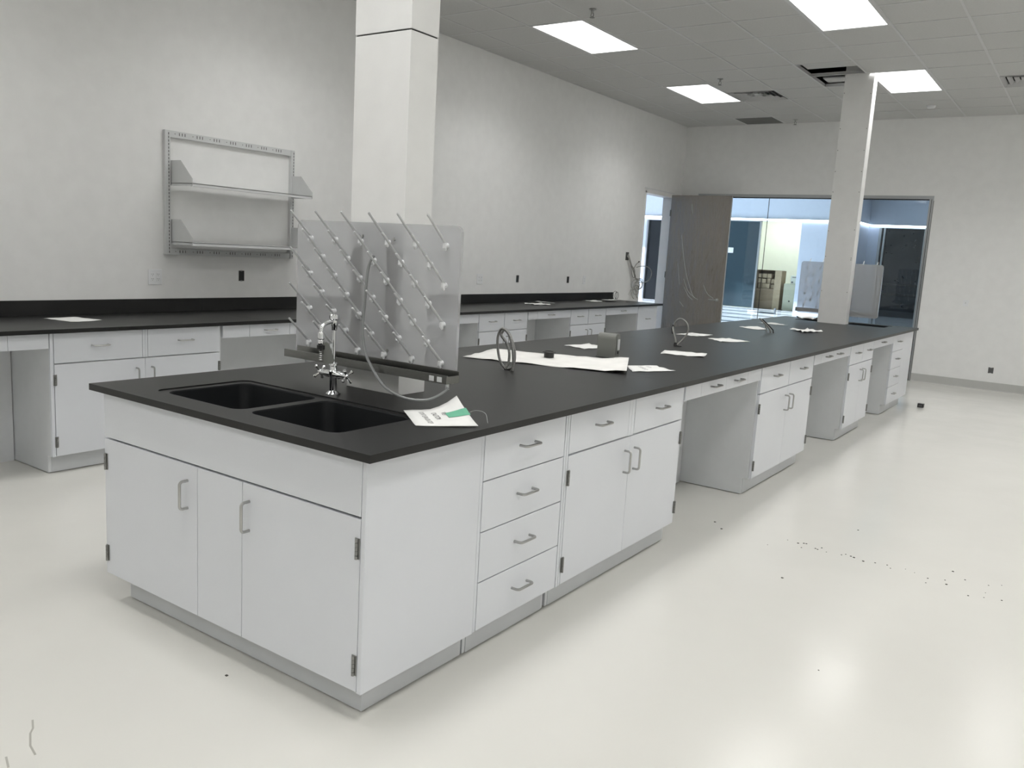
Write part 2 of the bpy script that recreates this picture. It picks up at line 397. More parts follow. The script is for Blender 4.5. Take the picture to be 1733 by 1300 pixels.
# ------------------------------------------------------------------ columns
t = thing('column', 'square white column rising through the near sink end of the island', 'column', (-.786, .804, ZT))
MB().box(-.153, .153, 0, .165, 0, 2.368 - ZT, .001).build('lower_panel', M_['wall'], t)
MB().box(-.154, .154, -.001, .166, 2.374 - ZT, HC - ZT, .001).build('upper_panel', M_['wall'], t)
MB().box(-.149, .149, .004, .161, 2.36 - ZT, 2.38 - ZT).build('joint', M_['dark'], t)
t = thing('column', 'far white column with exposed screw dots beside the missing ceiling tiles', 'column', (-.8375, 8.43, ZT))
MB().box(-.1575, .1575, 0, .165, 0, 4.38 - ZT, .001).build('panel', M_['wall'], t)
for x, zs in ((-.147, (3.52, 3.129, 2.889, 2.653, 2.422, 1.98, 1.686, 1.289)), (.140, (3.5, 3.123, 2.884, 2.651, 2.424, 2.0, 1.68, 1.659, 1.287))):
    for z in zs: MB().lathe((x, 0, z - ZT), [(.0045, -.001), (.004, -.0025)], 8, 'y').build('screw', M_['screw'], t)

# ------------------------------------------------------------------ cabinets
def pull_mesh(Lp=.105, d=.034, r=.0056):
    h = Lp / 2; c = .012
    pts = [(-h, 0, 0), (-h, -d + c, 0)]
    for k in range(1, 5): a = k * PI / 2 / 4; pts.append((-h + c - c * math.cos(a), -d + c - c * math.sin(a), 0))
    pts += [(-p[0], p[1], 0) for p in pts[::-1]]
    return MB().tube(pts, r, 8).mesh('handle', M_['nickel'])
PULL = pull_mesh()
HIN = None
def hinge_mesh():
    m = MB(); m.box(-.011, .011, -.003, .0, -.034, .034, .001)
    m2 = m
    for k in range(5): m2.lathe((0, -.006, -.034 + k * .0138), [(.0052, 0), (.0052, .0122)], 8)
    m.smooth = False
    return m.mesh('hinge', M_['hinge'])
HIN = hinge_mesh()
def front(kind, x0, x1, z0, z1, parent, pull=None, vpull=None, hinge=None, thick=.019):
    g = .0013; gz = .0024
    o = MB().box(x0 + g, x1 - g, 0, thick, z0 + gz, z1 - gz, .0008).build(kind, M_['cab'], parent)
    if pull is not None:
        px = (x0 + x1) / 2 if pull is True else pull
        h = obj('handle', PULL, o, (px, 0, (z0 + z1) / 2 if z1 - z0 < .13 else z0 + (z1 - z0) * .54))
    if vpull is not None:
        h = obj('handle', PULL, o, (vpull[0], 0, vpull[1])); h.rotation_euler = (0, PI / 2, 0)
    if hinge is not None:
        for z in (.596, .207): obj('hinge', HIN, o, (hinge, 0, z))
    return o
ZT1 = .888      # underside of worktops
def carcass(t, x0, x1, depth, left=True, right=True, kick=.06, kx0=0, kx1=0, back=True):
    MB().box(x0 + .0185, x1 - .0185, .020, depth, KH, ZT1 - .003).build('body', M_['cabedge'], t)
    for a in (x0 + .001, x1 - .0185):
        MB().prism([(a, .020, KH), (a, .020, ZT1 - .003), (a, depth, ZT1 - .003), (a, depth, .005), (a, kick, .005), (a, kick, KH)], (.0175, 0, 0)).build('side_panel', M_['cabedge'], t)
    MB().box(x0 + kx0 + .0185, x1 - kx1 - .0185, kick - .003, kick + .015, .005, KH - .001).build('toe_kick', M_['kick'], t)
    m = MB()
    for xx in (x0 + .05, x1 - .05):
        for yy in (kick + .06, depth - .1): m.box(xx - .02, xx + .02, yy - .02, yy + .02, 0, .006)
    m.build('leveling_foot', M_['dark'], t)
Z_D = (.1145, .306, .502, .697, .885)
def drawer_unit(label, X, y0, y1, depth, rz, group=None, lx=0):
    t = thing('drawer_cabinet', label, 'cabinet', (X, y0, 0), rz, group)
    w = y1 - y0; carcass(t, 0, w, depth)
    for a, b in zip(Z_D, Z_D[1:]): front('drawer', lx, w - .003, a, b, t, pull=True)
    return t
def door_unit(label, X, y0, y1, depth, rz, group, mid, stile=(0, 0), handles=None, edge=.004):
    """two drawers over two doors"""
    t = thing('door_cabinet', label, 'cabinet', (X, y0, 0), rz, group)
    w = y1 - y0; m = mid - y0; carcass(t, 0, w, depth)
    s0, s1 = stile
    front('drawer', edge, m - s0, .697, .885, t, pull=True); front('drawer', m + s1, w - edge, .697, .885, t, pull=True)
    if s0 + s1 > .01:
        MB().box(m - s0 + .002, m - .001, .001, .019, .697, .885).build('stile', M_['cab'], t); MB().box(m + .001, m + s1 - .002, .001, .019, .697, .885).build('stile', M_['cab'], t)
    h = handles or (m - .05, m + .05)
    front('door', edge, m, .1145, .694, t, vpull=(h[0], .577), hinge=edge + .004)
    front('door', m, w - edge, .1145, .694, t, vpull=(h[1], .577), hinge=w - edge - .004)
    return t
def kneehole(label, X, y0, y1, rz, cuts, pulls, back=.50, group='open kneeholes'):
    """apron of drawers and filler panels with a panel at the back"""
    t = thing('kneehole_unit', label, 'desk frame', (X, y0, 0), rz, group)
    cs = [y0] + cuts + [y1]
    for i, (a, b) in enumerate(zip(cs, cs[1:])):
        front('drawer' if i in pulls else 'apron_panel', a - y0, b - y0, .790, .885, t, pull=True if i in pulls else None)
    MB().box(.002, y1 - y0 - .002, .021, back - .02, .80, ZT1 - .003).build('drawer_box', M_['cabedge'], t)
    MB().box(.001, y1 - y0 - .001, back, back + .018, 0, .80).build('back_panel', M_['cabedge'], t)
    return t
DEP = (W - 2 * OX)
X0 = -OX
Q = PI / 2
# near end: sink base
t = thing('sink_cabinet', 'white end cabinet under the double sink at the near end of the island', 'cabinet', (-W + OX, OY, 0))
wv = W - 2 * OX
MB().box(.001, wv - .019, .020, .598, KH, ZT1 - .245).build('body', M_['cabedge'], t)
MB().box(.001, .02, .020, .598, KH, ZT1 - .003).build('side_panel', M_['cab'], t)
o = MB().box(wv - .0185, wv, .0005, .580, KH, .885, .001).build('side_panel', M_['cab'], t)
MB().box(.06, wv - .06, .068, .59, .005, KH).build('toe_kick', M_['kick'], t)
m = MB()
for xx in (.12, wv - .12):
    for yy in (.14, .5): m.box(xx - .02, xx + .02, yy - .02, yy + .02, 0, .006)
m.build('leveling_foot', M_['dark'], t)
xl = 0.0
front('apron_panel', .0, wv - .019, .697, .885, t)
front('door', .0, .627, .1145, .694, t, vpull=(.567, .577), hinge=.014)
front('center_panel', .627, .886, .1145, .694, t)
front('door', .886, wv - .019, .1145, .694, t, vpull=(.925, .577), hinge=wv - .030)
MB().box(wv - .0175, wv - .002, .583, .598, KH + .002, .885).build('filler_strip', M_['cab'], t)
G_D = 'four drawer cabinets of the island'; G_C = 'two door cabinets of the island'
c = drawer_unit('tall stack of four drawers next to the near sink end of the island', X0, .635, 1.199, DEP, Q, G_D)
c = door_unit('nearest two door cabinet of the island, right of the first four drawers', X0, 1.218, 2.425, DEP, Q, G_C, 1.809, (.030, .030), edge=.018)
MB().box(-.016, -.0015, .001, .019, KH + .002, .885).build('filler_strip', M_['cab'], c)
MB().box(.002, .0155, .001, .019, KH + .002, .885).build('filler_strip', M_['cab'], c)
kneehole('nearest open kneehole of the island under two drawers', X0, 2.428, 3.655, Q, [2.647, 3.026, 3.40], (1, 2))
c = door_unit('second two door cabinet of the island, beyond the nearest kneehole', X0, 3.657, 4.897, DEP, Q, G_C, 4.28, (.003, .003), edge=.012)
kneehole('second open kneehole of the island under paired drawers', X0, 4.90, 6.05, Q, [5.104, 5.45, 5.80], (1, 2))
c = door_unit('third and narrowest two door cabinet of the island', X0, 6.052, 6.99, DEP, Q, G_C, 6.545, (.003, .003), edge=.01)
kneehole('farthest and narrowest open kneehole of the island', X0, 6.993, 7.935, Q, [7.19, 7.56], (1,))
c = drawer_unit('four drawer cabinet near the far end of the island', X0, 7.938, 8.52, DEP, Q, G_D)
t = thing('sink_cabinet', 'white cabinet under the sink at the far end of the island', 'cabinet', (-OX, L - OY, 0), PI)
MB().box(.0185, wv - .001, .020, .548, KH, ZT1 - .245).build('body', M_['cabedge'], t)
MB().box(wv - .0185, wv, .02, .548, KH, .885).build('side_panel', M_['cab'], t); MB().box(0, .0185, .0005, .549, KH, .885, .001).build('side_panel', M_['cab'], t)
MB().box(.06, wv - .06, .068, .548, 0, KH).build('toe_kick', M_['kick'], t)
front('apron_panel', .019, wv - .019, .697, .885, t)
front('door', .019, .627, .1145, .694, t, vpull=(.567, .577), hinge=.03); front('center_panel', .627, .886, .1145, .694, t)
front('door', .886, wv - .019, .1145, .694, t, vpull=(.925, .577), hinge=wv - .030)

# wall bench
XF = -3.45; DW = .785
GW = 'two door cabinets of the wall bench'; GK = 'open kneeholes of the wall bench'
kneehole('leftmost kneehole of the wall bench, cut by the left edge of the photo', XF, -.62, .764, Q, [-.3, .08, .53], (0, 1), back=.495, group=GK)
c = door_unit('white two door cabinet at the left of the wall bench below the paper', XF, .767, 1.99, DW, Q, GW, 1.388, (.019, .019), edge=.0235, handles=(.557, .667))
MB().box(.001, .0205, .0005, .019, KH + .002, .885).build('filler_strip', M_['cab'], c)
kneehole('kneehole of the wall bench left of the drying rack', XF, 1.993, 3.2, Q, [2.227, 2.605, 2.98], (1, 2), back=.495, group=GK)
door_unit('cabinet of the wall bench hidden behind the drying rack', XF, 3.203, 4.10, DW, Q, GW, 3.65, (.003, .003))
kneehole('kneehole of the wall bench just right of the drying rack', XF, 4.103, 5.045, Q, [4.3, 4.68], (1,), back=.495, group=GK)
door_unit('two door cabinet of the wall bench behind the standing conduit loop', XF, 5.048, 5.945, DW, Q, GW, 5.50, (.003, .003), edge=.008)
kneehole('wide kneehole in the middle of the right part of the wall bench', XF, 5.948, 6.86, Q, [6.145, 6.674], (1,), back=.495, group=GK)
door_unit('two door cabinet of the wall bench behind the grey pedestal box', XF, 6.863, 7.74, DW, Q, GW, 7.29, (.003, .003), edge=.006)
kneehole('last kneehole of the wall bench, before its end cabinet', XF, 7.743, 8.645, Q, [], (0,), back=.495, group=GK)
t = thing('drawer_cabinet', 'end cabinet of the wall bench beside the wood door', 'cabinet', (XF, 8.648, 0), Q)
carcass(t, 0, .62, DW); front('drawer', .003, .60, .502, .885, t, pull=True); front('drawer', .003, .60, .1145, .502, t, pull=True)
# worktops
t = thing('worktop', 'long black worktop of the wall bench', 'worktop', (0, 0, 0))
cut = [-.65, 2.35, 5.4, 9.336]
for a, b in zip(cut, cut[1:]): MB().box(XW + .002, -3.407, a + .0006, b - .0006, ZT1, ZT, .0015).build('slab', M_['top'], t)
for a, b in zip(cut, cut[1:]): MB().box(XW + .002, XW + .023, a + .0006, (b if b < 9 else 9.34) - .0006, ZT, 1.018, .0015).build('backsplash', M_['top'], t)
t = thing('end_panel', 'white panel closing the left end of the wall bench', 'panel', (XF, -.66, 0), Q)
MB().box(.001, .038, .0, DW, 0, ZT1).build('panel', M_['cab'], t)
t = thing('worktop', 'long black worktop of the island with a sink at each end', 'worktop', (0, 0, 0))
cut = [0, 2.28, 4.25, 6.6, L]
RIM = rrect(-1.300, -.262, .116, .556, .04); RIMF = [(x, L - y) for x, y in RIM][::-1]
for i, (a, b) in enumerate(zip(cut, cut[1:])):
    hs = [RIM] if i == 0 else ([RIMF] if i == 3 else [])
    plate('slab', [(-W, a + .0006), (0, a + .0006), (0, b - .0006), (-W, b - .0006)], hs, ZT1, ZT, M_['top'], t)
# sinks
def sink(label, flip):
    f = (lambda y: L - y) if flip else (lambda y: y)
    t = thing('double_sink', label, 'sink', (0, 0, 0), 0, 'black double sinks')
    bowls = [(-1.262, -.800), (-.752, -.292)]; Y0, Y1 = .134, .530
    hs = [[(x, f(y)) for x, y in rrect(a, b, Y0, Y1, .05)] for a, b in bowls]
    plate('rim', [(x, f(y)) for x, y in rrect(-1.2995, -.2625, .1165, .5555, .0395)], hs, ZT - .02, ZT - .005, M_['top'], t)
    for a, b in bowls:
        m = MB(); rings = []
        for z, ins in ((ZT - .006, 0), (ZT - .012, .002), (ZT - .19, .018), (ZT - .215, .03), (ZT - .222, .06)):
            rings.append([m.bm.verts.new((x, f(y), z)) for x, y in rrect(a + ins, b - ins, Y0 + ins, Y1 - ins, .05 if ins < .04 else .03)])
        n = len(rings[0])
        for i in range(len(rings) - 1):
            for k in range(n): m.bm.faces.new((rings[i][k], rings[i][(k + 1) % n], rings[i + 1][(k + 1) % n], rings[i + 1][k]))
        m.bm.faces.new(rings[-1]); m.smooth = True
        bo = m.build('bowl', M_['sink'], t)
        so_ = bo.modifiers.new('thick', 'SOLIDIFY'); so_.thickness = .008; so_.offset = 1
        MB().lathe(((a + b) / 2, f(.36), ZT - .2215), [(.04, 0), (.04, .003), (.03, .004), (.028, .001)], 20).build('drain', M_['nickel'], t)
    return t
sink('black double sink with two deep bowls at the near end of the island', False)
sink('black double sink at the far end of the island', True)

# ------------------------------------------------------------------ faucet
def faucet(label, x, y, sgn):
    t = thing('lab_faucet', label, 'faucet', (x, y, ZT), 0 if sgn > 0 else PI, 'chrome lab faucets')
    MB().lathe((0, 0, 0), [(.029, 0), (.029, .006), (.022, .014), (.016, .018), (.0155, .075), (.019, .08), (.019, .098), (.015, .102), (.014, .118), (.019, .122), (.019, .130), (.010, .134)], 24).build('body', M_['chrome'], t)
    MB().lathe((0, 0, .086), [(.008, -.072), (.013, -.066), (.013, -.045), (.016, -.035), (.017, .035), (.013, .045), (.013, .066), (.008, .072)], 18, 'x').build('valve_bar', M_['chrome'], t)
    for s in (-1, 1):
        h = MB(); h.lathe((s * .072, 0, .086), [(.010, -.012), (.012, -.004), (.012, .006), (.007, .014)], 14, 'x')
        for k in range(4):
            a = k * PI / 2 + .6; d = Vector((s * .3, math.cos(a), math.sin(a))).normalized(); c = Vector((s * .074, 0, .086))
            h.tube([c + d * .006, c + d * .02, c + d * .032, c + d * .036], [.0045, .005, .0075, .004], 8)
        h.build('cross_handle', M_['chrome'], t)
    MB().lathe((0, 0, 0), [(.0085, .13), (.0075, .145), (.0075, .268)], 16).build('riser', M_['chrome'], t)
    MB().lathe((0, 0, 0), [(.011, .266), (.013, .27), (.013, .282), (.0155, .286), (.0155, .306), (.021, .312), (.021, .326), (.017, .330)], 20).build('vacuum_breaker', M_['chrome'], t)
    arm = spline([(0, 0, .300), (0, -.025, .300), (0, -.050, .293), (0, -.066, .280), (0, -.070, .262)], 6)
    MB().tube(arm, .0085, 12).build('spout', M_['chrome'], t)
    MB().lathe((0, -.070, 0), [(.009, .264), (.013, .258), (.014, .235), (.011, .231), (.013, .228), (.013, .212), (.010, .208)], 16).build('nozzle', M_['chrome'], t)
    MB().lathe((0, -.070, 0), [(.0165, .193), (.0165, .209)], 16).build('collar', M_['black'], t)
    MB().lathe((0, -.070, 0), [(.0075 if k % 2 else .0055, .193 - k * .004) for k in range(12)], 12).build('hose_barb', M_['nickel'], t)
    return t
fc = faucet('chrome lab faucet with cross handles standing at the near sink', -.809, .604, 1)
m = MB().prism([(.010, -.066, .215), (.022, -.064, .225), (.034, -.06, .218), (.058, -.05, .150), (.048, -.052, .138), (.008, -.062, .132)], (.0, .0015, 0)); m.build('hanging_tag', M_['box'], fc)

# ------------------------------------------------------------------ drying racks
def rack(label, cx, yf, sgn, hose=True):
    """sgn=-1 pegs look to -y ; local frame: board front at y=0, pegs to -y"""
    t = thing('drying_rack', label, 'drying rack', (cx, yf, ZT), 0 if sgn < 0 else PI, 'pegboard drying racks')
    bd = plate('board', rrect(-.465, .465, .088, .706, .03), [], 0, .014, M_['board'] if sgn < 0 else M_['board_thin'], t)
    bd.rotation_euler = (PI / 2, 0, 0); bd.location = (0, .014, 0)
    d = Vector((0, -.738, .674)); boss = MB()
    boss.lathe((0, 0, 0), [(.0005, -.019), (.005, -.018), (.0085, -.012), (.009, -.002), (.011, 0)], 12, 'y'); boss.tube([(0, -.010, .012), (0, -.014, .006), (0, -.014, -.008), (0, -.008, -.019)], [.004, .0078, .0085, .005], 8)
    bm_ = boss.mesh('peg_base', M_['plastic'])
    pg = MB(); pg.tube([d * .010, d * .015, d * .155, d * .162, d * .166], [.0050, .0058, .0046, .0052, .003], 8); pm = pg.mesh('peg', M_['peg'])
    for j in range(7):
        for i in range(6 if j % 2 == 0 else 5):
            x = -.371 + .1535 * i + (.077 if j % 2 else 0); z = 1.543 - .0765 * j - ZT
            p = obj('peg', pm, t, (x, 0, z)); obj('peg_base', bm_, p)
    for x, z in ((-.06, 1.563 - ZT), (.12, 1.557 - ZT), (.10, 1.10 - ZT)):
        MB().lathe((x, 0, z), [(.007, -.001), (.006, -.006), (.002, -.007)], 10, 'y').build('mounting_screw', M_['nickel'], t)
    tr = MB(); a, b = -.452, .487
    tr.box(a, b, -.0035, -.001, .105, .148); tr.box(a, b, -.075, -.001, .103, .1055); tr.box(a, b, -.0775, -.075, .103, .133); tr.box(a, b, -.0775, -.069, .133, .1355)
    tr.box(b - .002, b, -.075, -.003, .105, .132); tr.build('drip_tray', M_['steel'], t)
    for x in (.40, .44): MB().box(x, x + .024, -.079, -.0776, .108, .128).build('sticker', M_['shelf'], t)
    for x in (-.1, .1): MB().box(x - .03, x + .03, .014, .020, .2, .6).build('mount', M_['steel'], t)
    if hose:
        MB().lathe((.47, -.05, .09), [(.007, -.012), (.007, .013)], 10).build('tray_outlet', M_['plastic'], t)
        hp = [(.09, -.085, 1.487), (.075, -.09, 1.46), (.062, -.09, 1.415), (.051, -.09, 1.293), (.049, -.095, 1.187), (.072, -.10, 1.097), (.115, -.10, 1.033), (.19, -.11, .975), (.27, -.115, .949), (.345, -.115, .942), (.415, -.11, .949), (.455, -.09, .968), (.472, -.06, .990), (.472, -.05, 1.0)]
        P = spline([(x, y, z - ZT + .0) for x, y, z in hp], 6)
        MB().tube(P, .006, 8).build('drain_hose', M_['hose'], t)
    return t
rack('nearer translucent pegboard drying rack, fixed to the near column above the sink', -.784, .784, -1)
rack('far drying rack seen from behind on both sides of the far column', -.835, 8.615, 1, False)

# ------------------------------------------------------------------ wall shelf unit
t = thing('wall_shelf_unit', 'white slotted metal wall shelf with two shelves on the left wall', 'shelf', (XW, 2.03, 0))
# local: x out of the wall, y along the wall (0..1.235)
SL = 1.235
def upright(y0, y1):
    u = MB().box(.0, .032, y0, y1, 1.358, 2.290, .001).build('upright', M_['shelf'], t)
    s = MB(); z = 1.372
    while z < 2.27: s.box(.0315, .0326, (y0 + y1) / 2 + .004, (y0 + y1) / 2 + .010, z, z + .018); z += .026
    s.build('slots', M_['slot'], u)
upright(0, .045); upright(SL - .032, SL + .008)
for z0, z1 in ((2.242, 2.290), (1.358, 1.404)):
    r_ = MB().box(.014, .028, .045, SL - .032, z0, z1).build('rail', M_['shelf'], t)
    s = MB(); n = 7
    for k in range(n):
        for q in range(3): yy = .10 + k * (SL - .16) / n + q * .024 + .02; s.box(.0275, .0286, yy, yy + .006, z0 + .016, z1 - .010)
        yy = .095 + k * (SL - .16) / n - .012; s.box(.0275, .0286, yy, yy + .006, (z0 + z1) / 2, (z0 + z1) / 2 + .006)
    s.build('slots', M_['slot'], r_)
for zs in (1.902, 1.462):
    sh = MB(); sh.box(.03, .292, .052, SL - .02, zs - .006, zs, .0008); sh.box(.289, .292, .052, SL - .02, zs - .024, zs); sh.box(.27, .289, .052, SL - .02, zs - .0245, zs - .022)
    sh.build('shelf_board', M_['shelf'], t)
    for y in (.052, SL - .022):
        b = MB().prism([(.012, y, zs - .022), (.012, y, zs + .168), (.150, y, zs + .168), (.298, y, zs + .03), (.298, y, zs - .022)], (0, .0018, 0)); b.build('bracket', M_['shelf'], t)

# ------------------------------------------------------------------ outlets
def plate_outlet(label, y, z, gang, kind='outlet_plate'):
    t = thing(kind, label, 'outlet', (XW, y, z), 0, 'white wall outlet plates')
    w = .057 if gang == 2 else .035
    MB().box(0, .006, -w, w, -.059, .059, .002).build('cover_plate', M_['plastic'], t)
    for s in ((-.023, .023) if gang == 2 else (0,)):
        r = MB().box(.006, .0075, s - .017, s + .017, -.034, .034, .001).build('receptacle', M_['plastic'], t)
        m = MB()
        for zc in (.017, -.017):
            for dy in (-.0065, .0065): m.box(.0075, .0079, s + dy - .0012, s + dy + .0012, zc, zc + .008)
            m.lathe((.0075, s, zc - .007), [(.0025, 0), (.0025, .0004)], 8, 'x')
        m.smooth = False; m.build('slots', M_['slot'], r)
plate_outlet('double outlet plate below left corner of the wall shelf', 1.955, 1.184, 2)
plate_outlet('double outlet plate right of the near drying rack', 6.065, 1.194, 2)
plate_outlet('outlet plate farthest right over the wall bench', 8.478, 1.196, 1)
def hole(label, y, z, w=.026, h=.043):
    t = thing('wall_box', label, 'electrical box', (XW, y, z), 0, 'open electrical boxes in the left wall')
    m = MB().box(.0002, .0012, -w, w, -h, h); m.build('back_plate', M_['black'], t)
    f = MB()
    f.box(.0002, .003, -w - .002, -w, -h, h); f.box(.0002, .003, w, w + .002, -h, h); f.box(.0002, .003, -w * .35, w * .35, h - .005, h + .003); f.box(.0002, .003, -w * .35, w * .35, -h - .003, -h + .005); f.build('ear', M_['hinge'], t)
hole('open black electrical box under the wall shelf', 2.746, 1.200)
hole('open black electrical box left of centre between the outlet plates', 6.836, 1.201)
hole('open black electrical box just left of the farthest outlet plate', 8.040, 1.195)
t = thing('switch_plate', 'small white plate on the end wall right of the glazing', 'outlet', (.175, YB, 1.183))
MB().box(-.036, .036, -.006, 0, -.045, .045, .002).build('cover_plate', M_['plastic'], t)
MB().box(-.006, .006, -.009, -.006, -.012, .012).build('jack', M_['shelf'], t)
t = thing('wall_box', 'open dark electrical box low on the end wall at the right', 'electrical box', (.60, YB, .282))
MB().box(-.032, .032, -.0012, -.0002, -.041, .041).build('back_plate', M_['slot'], t)
f = MB(); f.box(-.034, -.032, -.004, 0, -.041, .041); f.box(.032, .034, -.004, 0, -.041, .041); f.box(-.012, .012, -.004, 0, .036, .043); f.box(-.012, .012, -.004, 0, -.043, -.036); f.build('ear', M_['shelf'], t)

# ------------------------------------------------------------------ door in left wall, wood leaf, glazing
d1 = bpy.data.objects.new('door_1', None); COL.objects.link(d1); struct(d1, 'doorway in the left wall next to the corner with a wood door standing open')
f = MB(); f.box(XW - .17, XW + .006, DY0, DY0 + .03, 0, DZ); f.build('frame_jamb', M_['wall'], d1)
f = MB(); f.box(XW - .17, XW + .006, DY1 - .03, DY1, 0, DZ); f.build('frame_jamb', M_['wall'], d1)
f = MB(); f.box(XW - .17, XW + .006, DY0, DY1, DZ - .03, DZ); f.build('frame_head', M_['wall'], d1)
MB().box(XW + .0005, XW + .004, DY0 - .03, DY1 + .02, DZ + .035, DZ + .047).build('head_trim', M_['cabedge'], d1)
lf = MB().box(XW + .008, -3.215, 11.115, 11.16, .01, 2.585, .002).build('door_leaf', M_['wood'], d1)
MB().box(-3.2148, -3.213, 11.117, 11.158, .01, 2.585).build('leaf_edge', M_['shelf'], lf)
MB().box(XW + .01, -3.22, 11.112, 11.1125, .01, 2.58).build('plastic_film', M_['film'], lf)
m = MB()
for P in ([(-4.0, 1.95), (-3.93, 1.6), (-3.85, 1.30), (-3.72, 1.0), (-3.62, .93)], [(-3.9, 1.25), (-3.80, 1.05), (-3.68, .96)], [(-3.88, 1.12), (-3.79, .98), (-3.71, .92)], [(-3.55, 1.18), (-3.47, 1.04), (-3.36, .97)], [(-3.94, .88), (-3.86, .80)], [(-3.87, 2.45), (-3.86, 2.38), (-3.84, 2.30)], [(-4.02, 1.5), (-3.99, 1.3), (-3.96, 1.15)]):
    m.tube(spline([(x, 11.111, z) for x, z in P], 6), .006, 5)
m.build('film_crease', M_['film2'], lf)
h = MB(); h.lathe((-3.30, 11.112, .95), [(.026, 0), (.026, -.008), (.012, -.012), (.012, -.05)], 18, 'y'); h.tube([(-3.30, 11.06, .95), (-3.34, 11.055, .95), (-3.42, 11.06, .95)], .009, 10); h.build('lever_handle', M_['nickel'], lf)
for z in (.3, 1.3, 2.3): MB().box(XW + .0, XW + .012, 11.10, 11.118, z - .05, z + .05).build('hinge', M_['hinge'], lf)
w1 = bpy.data.objects.new('window_1', None); COL.objects.link(w1); struct(w1, 'frameless glazed partition in the end wall with an aluminium frame')
MB().box(WX0, WX1, YB - .004, YB + .10, WZ, WZ + .045).build('header', M_['alu'], w1)
MB().box(WX0, WX1, YB + .03, YB + .07, WZ - .012, WZ).build('header_gasket', M_['black'], w1)
MB().box(WX1 - .055, WX1, YB + .0, YB + .11, 0, WZ).build('frame_jamb', M_['alu'], w1)
MB().box(WX1 - .03, WX1 - .024, YB - .003, YB + .0, 0, WZ).build('frame_groove', M_['black'], w1)
MB().box(WX1 - .004, WX1 + .006, YB - .006, YB - .0005, 0, WZ - .02).build('frame_edge', M_['hinge'], w1)
MB().box(WX0, WX0 + .03, YB, YB + .11, 0, WZ).build('frame_jamb', M_['alu'], w1)
MB().box(WX0, WX1, YB + .03, YB + .07, 0, .02).build('sill', M_['alu'], w1)
for a, b in ((WX0 + .03, -2.772), (-2.766, -1.62), (-1.614, WX1 - .055)): MB().box(a, b, YB + .045, YB + .055, .02, WZ - .012).build('glass_pane', M_['glass'], w1)
for x in (-2.769, -1.617): MB().box(x - .003, x + .003, YB + .043, YB + .057, .02, WZ - .012).build('pane_joint', M_['black'], w1)

# ------------------------------------------------------------------ lobby beyond
struct(MB().box(-18.2, 9, YB + .08, 32, -.2, -.001).build('floor_lobby', M_['lobfloor']), 'polished floor of the lobby beyond the glass')
struct(MB().box(-18.2, XW - .16, 8.8, YB + .08, -.2, -.001).build('floor_lobby', M_['lobfloor']), 'polished lobby floor beyond the left doorway')
struct(MB().box(-18.4, 9, 8.8, 32, 4.5, 4.6).build('ceiling_lobby', M_['lobcream']), 'ceiling of the lobby')
fw = bpy.data.objects.new('wall_lobby_far', None); COL.objects.link(fw); struct(fw, 'pale blue far wall of the lobby')
OPX0, OPX1, OPZ = -8.47, -7.07, 3.10
for a in ((-18.2, -12.95, 28, 28.15, 0, 4.5), (-12.95, -12.2, 28, 28.15, 3.03, 4.5), (-12.2, -9.72, 28, 28.15, 0, 4.5), (-9.72, OPX1, 28, 28.15, OPZ, 4.5), (OPX1, -5.31, 28, 28.15, 0, 4.5),
          (-5.31, -4.95, 30, 30.15, 0, 4.5), (-4.95, -3.42, 30, 30.15, 3.08, 4.5), (-3.42, 9, 30, 30.15, 0, 4.5), (-5.46, -5.31, 28.15, 30.15, 0, 4.5)):
    MB().box(*a).build('wall_panel', M_['lobw'], fw)
struct(MB().box(9, 9.15, 11.66, 30.15, 0, 4.5).build('wall_lobby_right', M_['lobw']), 'right wall of the lobby')
wle = bpy.data.objects.new('wall_lobby_left', None); COL.objects.link(wle); struct(wle, 'open left wall of the lobby with added shadow posts')
MB().box(-18.2, -18, 8.8, 28, 3.4, 4.5).build('wall_panel', M_['lobw'], wle); MB().box(-18.2, -18, 8.8, 13, 0, 3.4).build('wall_panel', M_['lobw'], wle)
for k in range(8): MB().box(-18.15, -18.0, 14.4 + k * 1.75, 14.75 + k * 1.75, 0, 3.4).build('shadow_post', M_['alu'], wle)  # unseen posts added so their shadows streak the sunlit lobby floor
struct(MB().box(-18.2, XW - .16, 8.65, 8.8, 0, 4.5).build('wall_lobby_near', M_['lobw']), 'near wall of the lobby')
# store room behind the opening
sr = bpy.data.objects.new('wall_storeroom', None); COL.objects.link(sr); struct(sr, 'cream walls of the store room seen through the glass')
MB().box(-9.9, -6.6, 31.2, 31.3, 0, 3.6).build('wall_panel', M_['lobcream'], sr); MB().box(-6.6, -6.5, 28.15, 31.3, 0, 3.6).build('wall_panel', M_['lobcream'], sr)
MB().box(-10, -9.9, 28.15, 31.3, 0, 3.6).build('wall_panel', M_['lobcream'], sr); MB().box(-10, -6.5, 28.15, 31.3, 3.6, 3.7).build('ceiling_panel', M_['lobcream'], sr)
MB().box(-9.4, -7.2, 29.0, 30.5, 3.57, 3.6).build('ceiling_lamp', M_['lampdim'], sr)
d2 = bpy.data.objects.new('door_2', None); COL.objects.link(d2); struct(d2, 'dark glass door in the lobby beyond the partition')
dl = MB().box(-9.72, -8.53, 27.97, 28.03, .02, 3.07).build('glass_leaf', M_['darkglass'], d2)
MB().box(-8.53, -8.47, 27.95, 28.05, 0, 3.10).build('frame_jamb', M_['alu'], d2); MB().box(-9.78, -9.72, 27.95, 28.05, 0, 3.10).build('frame_jamb', M_['alu'], d2); MB().box(-9.72, -8.47, 27.95, 28.05, 3.07, 3.10).build('frame_head', M_['alu'], d2)
MB().box(-9.66, -9.42, 27.965, 27.969, 1.93, 2.12).build('paper_notice', M_['paper'], dl)
d3 = bpy.data.objects.new('door_3', None); COL.objects.link(d3); struct(d3, 'dark doorway in the lobby right of the far column')
